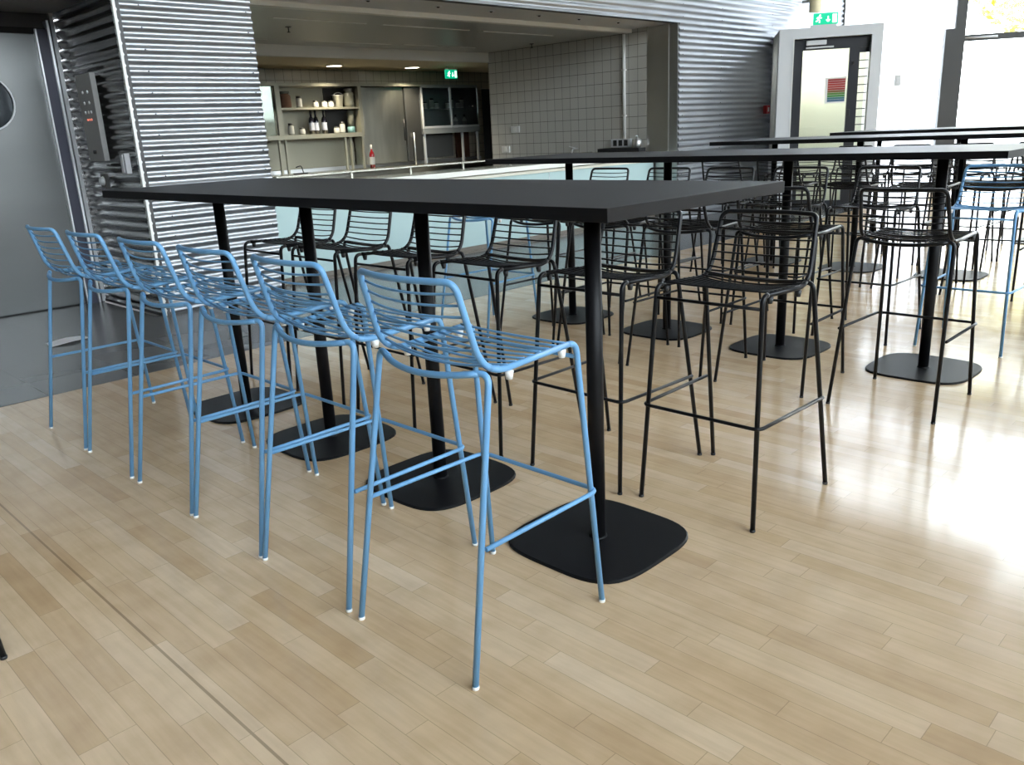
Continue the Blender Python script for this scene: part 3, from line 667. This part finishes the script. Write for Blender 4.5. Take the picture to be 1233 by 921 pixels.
# fittings on the tiled side wall
ws = empty('wall_shelf', (9.88, 7.48, .925)); tag(ws, 'black shelf on the tiled wall next to the steel column', 'shelf')
P('board', lambda bm: bevel_box(bm, -.16, 0, -.36, .37, 0, .05, .004), M['black_pl'], ws)
P('bracket', boxes((-.12, 0, -.2, -.18, -.08, 0)), M['black_pl'], ws); P('bracket', boxes((-.12, 0, .2, .22, -.08, 0)), M['black_pl'], ws)
sk = empty('socket_strip', (9.88, 7.50, .985)); tag(sk, 'triple black socket box on the tiled wall above the black shelf', 'socket')
P('box', lambda bm: bevel_box(bm, -.05, 0, -.15, .19, 0, .115, .005), M['portal'], sk)
for y in (-.075, .02, .115): P('socket_face', lambda bm: bevel_box(bm, -.056, -.05, y - .032, y + .032, .02, .10, .003), M['black_pl'], sk)
cd = empty('conduit', (9.88, 7.47, 1.10)); tag(cd, 'white vertical conduit pipe on the tiled wall', 'pipe')
P('pipe', lambda bm: tube(bm, [(-.02, 0, 0), (-.02, 0, 1.37)], .022, 12), M['white'], cd)
P('clip', boxes(*[(-.045, 0, -.03, .03, z, z + .02) for z in (.3, .9)]), M['white'], cd)
sp = empty('soap_dispenser', (9.88, 7.20, .978)); tag(sp, 'round chrome dispenser at the end of the black shelf', 'dispenser')
P('body', lambda bm: lathe(bm, [(0, 0), (.045, 0), (.06, .04), (.055, .10), (.02, .13), (0, .13)], (-.08, 0, 0), 18), M['bright'], sp); P('pump', lambda bm: tube(bm, fillet([(-.08, 0, .12), (-.08, 0, .16), (-.13, 0, .155)], .02), .007), M['bright'], sp)
for y, z, lab in [(9.62, 1.30, 'upper white socket on the tiled wall near the dark doorway'), (9.85, 1.00, 'lower white socket on the tiled wall near the dark doorway')]:
    s_ = empty('wall_socket', (9.88, y, z)); tag(s_, lab, 'socket', 'white sockets on the tiled wall')
    P('plate', lambda bm: bevel_box(bm, -.02, 0, -.09, .09, -.05, .05, .004), M['white_pl'], s_); P('insert', lambda bm: bevel_box(bm, -.026, -.02, -.03, .03, -.03, .03, .003), M['slot'], s_)
fa = empty('wall_mounted_tap', (9.86, 8.35, .93)); tag(fa, 'small chrome wall tap low on the white tiled wall', 'tap')
P('spout', lambda bm: tube(bm, fillet([(0.02, 0, .05), (-.10, 0, .05), (-.12, .0, 0)], .03), .012), M['bright'], fa); P('lever', lambda bm: tube(bm, [(-.03, 0, .06), (-.06, .10, .09)], .007), M['bright'], fa)

pp = empty('paper', (1.845, 6.30, .0)); tag(pp, 'folded sheet of white paper lying on the grey tiles', 'paper')
def sheet(bm):
    for i in range(2):
        pass
    q = [(-.13, -.09, .002), (.0, -.11, .016), (.15, -.03, .004), (.14, .09, .003), (.02, .08, .014), (-.12, .07, .002)]
    v = [bm.verts.new(p) for p in q]; w = [bm.verts.new((p[0], p[1], p[2] + .0015)) for p in q]
    for vv in (v, w): bm.faces.new((vv[0], vv[1], vv[4], vv[5])); bm.faces.new((vv[1], vv[2], vv[3], vv[4]))
    for i in range(6): bm.faces.new((v[i], v[(i + 1) % 6], w[(i + 1) % 6], w[i]))
P('sheet', sheet, M['paper'], pp)

# ------------------------------------------------------------------ bar stool
def make_stool(metal, plastic, white_feet):
    root = empty('bar_stool'); DX = -.248; R = .0082
    V = lambda x, y, z: Vector((x + DX, y, z))
    prof = lambda s: fillet([V(.497, s * .219, .006), V(.442, s * .193, .759), V(.127, s * .187, .742), V(.066, s * .175, .966)], [.030, .076], 7)
    for s in (-1, 1):
        pth = prof(s)
        k = 8                                                  # foot .. end of the front bend
        lg = P('leg', lambda bm: tube(bm, pth[:k + 1], R, 10), metal, root)
        P('foot_cap', lambda bm: lathe(bm, [(0, 0), (.0085, 0), (.0095, .003), (.0092, .009), (0, .009)], V(.497, s * .219, 0), 10), white_feet, lg)
        lr = P('leg', lambda bm: tube(bm, fillet([V(.0, s * .231, .006), V(.128, s * .203, .753), V(.106, s * .14, .744)], .03, 5), R, 10), metal, root)
        P('foot_cap', lambda bm: lathe(bm, [(0, 0), (.0085, 0), (.0095, .003), (.0092, .009), (0, .009)], V(0, s * .231, 0), 10), white_feet, lr)
    def rails(bm):
        for s in (-1, 1): tube(bm, prof(s)[8:13], R, 10)
        tube(bm, [V(.120 - .044 * (1 - (y / .18) ** 2), y, .749 - .014 * (1 - (y / .18) ** 2)) for y in [(-.18 + .36 * i / 14) for i in range(15)]], R, 10)
    P('seat_frame', rails, metal, root)
    # backrest: uprights and bowed top bar
    def back(bm):
        L = prof(-1)[12:]; Rr = prof(1)[12:]
        bar = [V(.066 - .032 * (1 - (y / .175) ** 2), y, .966) for y in [(-.175 + .35 * i / 10) for i in range(1, 10)]]
        path = L[:-1] + fillet([L[-2] * .0 + L[-1] + (L[-2] - L[-1]).normalized() * .06, L[-1], bar[0].lerp(bar[1], .6)], .045, 6)[1:-1] + bar[1:-1] + fillet([bar[-1].lerp(bar[-2], .6), Rr[-1], Rr[-1] + (Rr[-2] - Rr[-1]).normalized() * .06], .045, 6)[1:-1] + Rr[:-1][::-1]
        tube(bm, path, R, 10)
    bk = P('backrest', back, metal, root)
    # cross rods following the profile
    def arc(s):
        pts = prof(s); cum = [0]
        for a, b in zip(pts, pts[1:]): cum.append(cum[-1] + (b - a).length)
        return pts, cum
    pl, cl = arc(-1); s0 = cl[8] + .012; s1 = cl[-1] - .030
    def at_s(pts, cum, d):
        for i in range(len(cum) - 1):
            if cum[i + 1] >= d:
                t = (d - cum[i]) / (cum[i + 1] - cum[i]); return pts[i].lerp(pts[i + 1], t), (pts[i + 1] - pts[i]).normalized()
        return pts[-1], (pts[-1] - pts[-2]).normalized()
    nrod = 17; seat_r = []; back_r = []
    for i in range(nrod):
        d = s0 + (s1 - s0) * i / (nrod - 1); a, ta = at_s(pl, cl, d)
        nrm = Vector((-abs(ta.z) if ta.z > 0 else 0, 0, -abs(ta.x))).normalized()   # away from the sitter
        bow = .003 + .016 * min(1, i / 9.0) + .009 * max(0, (i - 9) / 8)
        rod = []
        for j in range(11):
            y = a.y + (-2 * a.y) * j / 10; f = 1 - (y / a.y) ** 2
            rod.append(Vector((a.x, y, a.z)) + nrm * (bow * f) - nrm * .007)
        (seat_r if i < 9 else back_r).append(rod)
    P('seat', lambda bm: [tube(bm, r, .0033, 6) for r in seat_r], metal, root)
    P('rod_grille', lambda bm: [tube(bm, r, .0033, 6) for r in back_r], metal, bk)
    P('footrest', lambda bm: tube(bm, fillet([V(.062, -.230, .345), V(.484, -.222, .345), V(.484, .222, .345), V(.062, .230, .345)], .03, 5), .0064, 8), metal, root)
    P('stretcher', lambda bm: tube(bm, [V(.445, -.194, .718), V(.445, .194, .718)], .0058, 8), metal, root)
    for s in (-1, 1):
        for x, z in ((.392, .748), (.205, .738)):
            P('bumper', lambda bm: lathe(bm, [(0, -.021), (.008, -.020), (.0115, 0), (0, .002)], V(x, s * .190, z), 10), plastic, root)
    return root

blue0 = make_stool(M['blue'], M['white_pl'], M['white_pl'])
black0 = make_stool(M['black'], M['black_pl'], M['black_pl'])
used = {}
def stool(kind, x, y, rz, label, group):
    src = blue0 if kind == 'blue' else black0
    o = src if not used.get(kind) else copy_tree(src); used[kind] = 1
    o.location = (x, y, 0); o.rotation_euler = (0, 0, rz); tag(o, label, 'bar stool', group); return o
rj = random.Random(4)
J = lambda: math.radians(rj.uniform(-1.2, 1.2))
words = ['nearest the camera', 'second from the camera', 'third from the camera', 'fourth from the camera', 'fifth from the camera', 'farthest, by the metal door']
for i, y in enumerate([1.530, 2.052, 2.536, 3.028, 3.568, 4.077]):
    stool('blue', 1.114 + .248, y, 0, 'blue wire bar stool along the front table, ' + words[i], 'blue stools along the front table')
words = ['the one nearest the camera', 'second from the camera', 'third from the camera', 'fourth from the camera', 'fifth from the camera', 'farthest, by the corrugated wall']
for i, (x, y) in enumerate([(2.744, 1.42), (2.712, 1.925), (2.70, 2.52), (2.69, 3.07), (2.69, 3.62), (2.69, 4.11)]):
    stool('black', x - .248, y, PI + (J() if i else 0), 'black wire bar stool across the front table, ' + words[i], 'black stools on the far side of the front table')
words = ['at its right end', 'second from the right', 'third from the right', 'fourth from the right', 'fifth from the right', 'at its left end']
for i, (x, y) in enumerate([(3.607, 1.343), (3.615, 1.945), (3.60, 2.49), (3.60, 3.01), (3.60, 3.50)]):
    stool('black', x + .248, y, J(), 'black wire bar stool, near side of second table, ' + words[i], 'black stools on the near side of the second table')
stool('blue', 3.60 + .248, 4.07, 0, 'blue wire bar stool at the left end of the second table near the counter', 'lone blue stools')
stool('blue', 5.337 - .248, 1.415, PI, 'blue wire bar stool facing us at the right end of the second table', 'lone blue stools')
for i, (x, y) in enumerate([(5.27, 1.99), (5.262, 2.54), (5.26, 3.045), (5.27, 3.545), (5.26, 4.075)]):
    stool('black', x - .248, y, PI + J(), 'black wire bar stool, far side of second table, ' + words[i + 1], 'black stools on the far side of the second table')
for i, y in enumerate([1.24, 1.787, 2.28, 2.83, 3.36, 3.88]):
    stool('black', 6.38 + .248, y, J(), 'black wire bar stool, near side of third table, ' + words[i], 'black stools on the near side of the third table')
for i, y in enumerate([1.34, 1.88, 2.38, 2.86, 3.38, 3.90]):
    stool('black', 8.06 - .248, y, PI + J(), 'black wire bar stool, far side of third table, ' + words[i], 'black stools on the far side of the third table')
for i, y in enumerate([1.5, 2.05, 2.6, 3.15, 3.7]):
    stool('black', 8.68 + .248, y, J(), 'black wire bar stool, near side of farthest table, ' + words[i], 'black stools at the farthest table')
stool('black', .377 - .249, 2.56, 0, 'black stool at the left edge, only one leg foot showing', 'cut off stool')

# ------------------------------------------------------------------ high tables
def table(x0, x1, y0, y1, px, pys, label, group='black high tables'):
    o = empty('high_table', (px, sum(pys) / len(pys), 0)); tag(o, label, 'table', group)
    cx, cy = px, sum(pys) / len(pys)
    def top(bm):
        bevel_box(bm, x0 - cx, x1 - cx, y0 - cy, y1 - cy, 1.068, 1.10, .0012)
        for f in bm.faces:
            f.material_index = 0 if abs(f.normal.z) > .5 and f.calc_center_median().z > 1.09 else 1
    P('table_top', top, [M['laminate'], M['edge']], o)
    for y in pys:
        def pole(bm): tube(bm, [(0, y - cy, .008), (0, y - cy, 1.06)], .0255, 24)
        c = P('column', pole, M['blackpole'], o)
        def base(bm):
            k = 64; e = 3.8; rows = []
            for sc_, z in ((1.0, 0.0), (1.0, .006), (.985, .010)):
                ring_ = []
                for i in range(k):
                    a = 2 * PI * i / k; ca, sa = math.cos(a), math.sin(a); r = (abs(ca) ** e + abs(sa) ** e) ** (-1 / e) * .246 * sc_
                    ring_.append(bm.verts.new((r * ca, y - cy + r * sa, z)))
                rows.append(ring_)
            for a, b in zip(rows, rows[1:]):
                for i in range(k): bm.faces.new((a[i], a[(i + 1) % k], b[(i + 1) % k], b[i]))
            bm.faces.new(rows[0]); bm.faces.new(rows[-1])
            lathe(bm, [(.030, .010), (.029, .014), (.0255, .015)], (0, y - cy, 0), 20)
        P('base_plate', base, M['blackpole'], c)
        P('top_plate', lambda bm: bevel_box(bm, -.11, .11, y - cy - .11, y - cy + .11, 1.06, 1.068, .002), M['blackpole'], c)
    return o
table(1.484, 2.302, 1.173, 4.129, 1.901, [1.559, 2.335, 3.085, 3.845], 'long black high table closest to the camera between blue and black stools')
table(4.009, 4.827, 1.055, 4.203, 4.418, [1.44, 2.235, 3.02, 3.815], 'second long black high table, parallel behind the front one')
table(6.72, 7.66, 1.05, 4.155, 7.22, [1.42, 2.214, 3.02, 3.79], 'third long black high table, farther back toward the entrance')
table(9.00, 9.90, .9, 4.10, 9.46, [1.3, 2.1, 2.95, 3.75], 'farthest black high table in front of the glazed wall')

# ------------------------------------------------------------------ light
w = bpy.data.worlds.new('sky'); scene.world = w; w.use_nodes = True
nt = w.node_tree; bg = nt.nodes['Background']
tc = nt.nodes.new('ShaderNodeTexCoord'); sx = nt.nodes.new('ShaderNodeSeparateXYZ'); nt.links.new(tc.outputs['Generated'], sx.inputs[0])
rp = nt.nodes.new('ShaderNodeValToRGB'); rp.color_ramp.elements[0].position = 0.0; rp.color_ramp.elements[0].color = (.95, .97, 1, 1)
rp.color_ramp.elements[1].position = .8; rp.color_ramp.elements[1].color = (.72, .84, 1, 1)
nt.links.new(sx.outputs[2], rp.inputs[0]); nt.links.new(rp.outputs[0], bg.inputs[0]); bg.inputs[1].default_value = 12.0

scene.view_settings.view_transform = 'Standard'; scene.view_settings.look = 'None'
scene.view_settings.gamma = 1; scene.view_settings.use_curve_mapping = False
scene.view_settings.exposure = 0.16
try:
    scene.cycles.use_denoising = True; scene.cycles.max_bounces = 8; scene.cycles.diffuse_bounces = 5; scene.cycles.glossy_bounces = 5; scene.cycles.transparent_max_bounces = 12
    scene.cycles.sample_clamp_indirect = 8; scene.cycles.caustics_reflective = False; scene.cycles.caustics_refractive = False
except Exception: pass
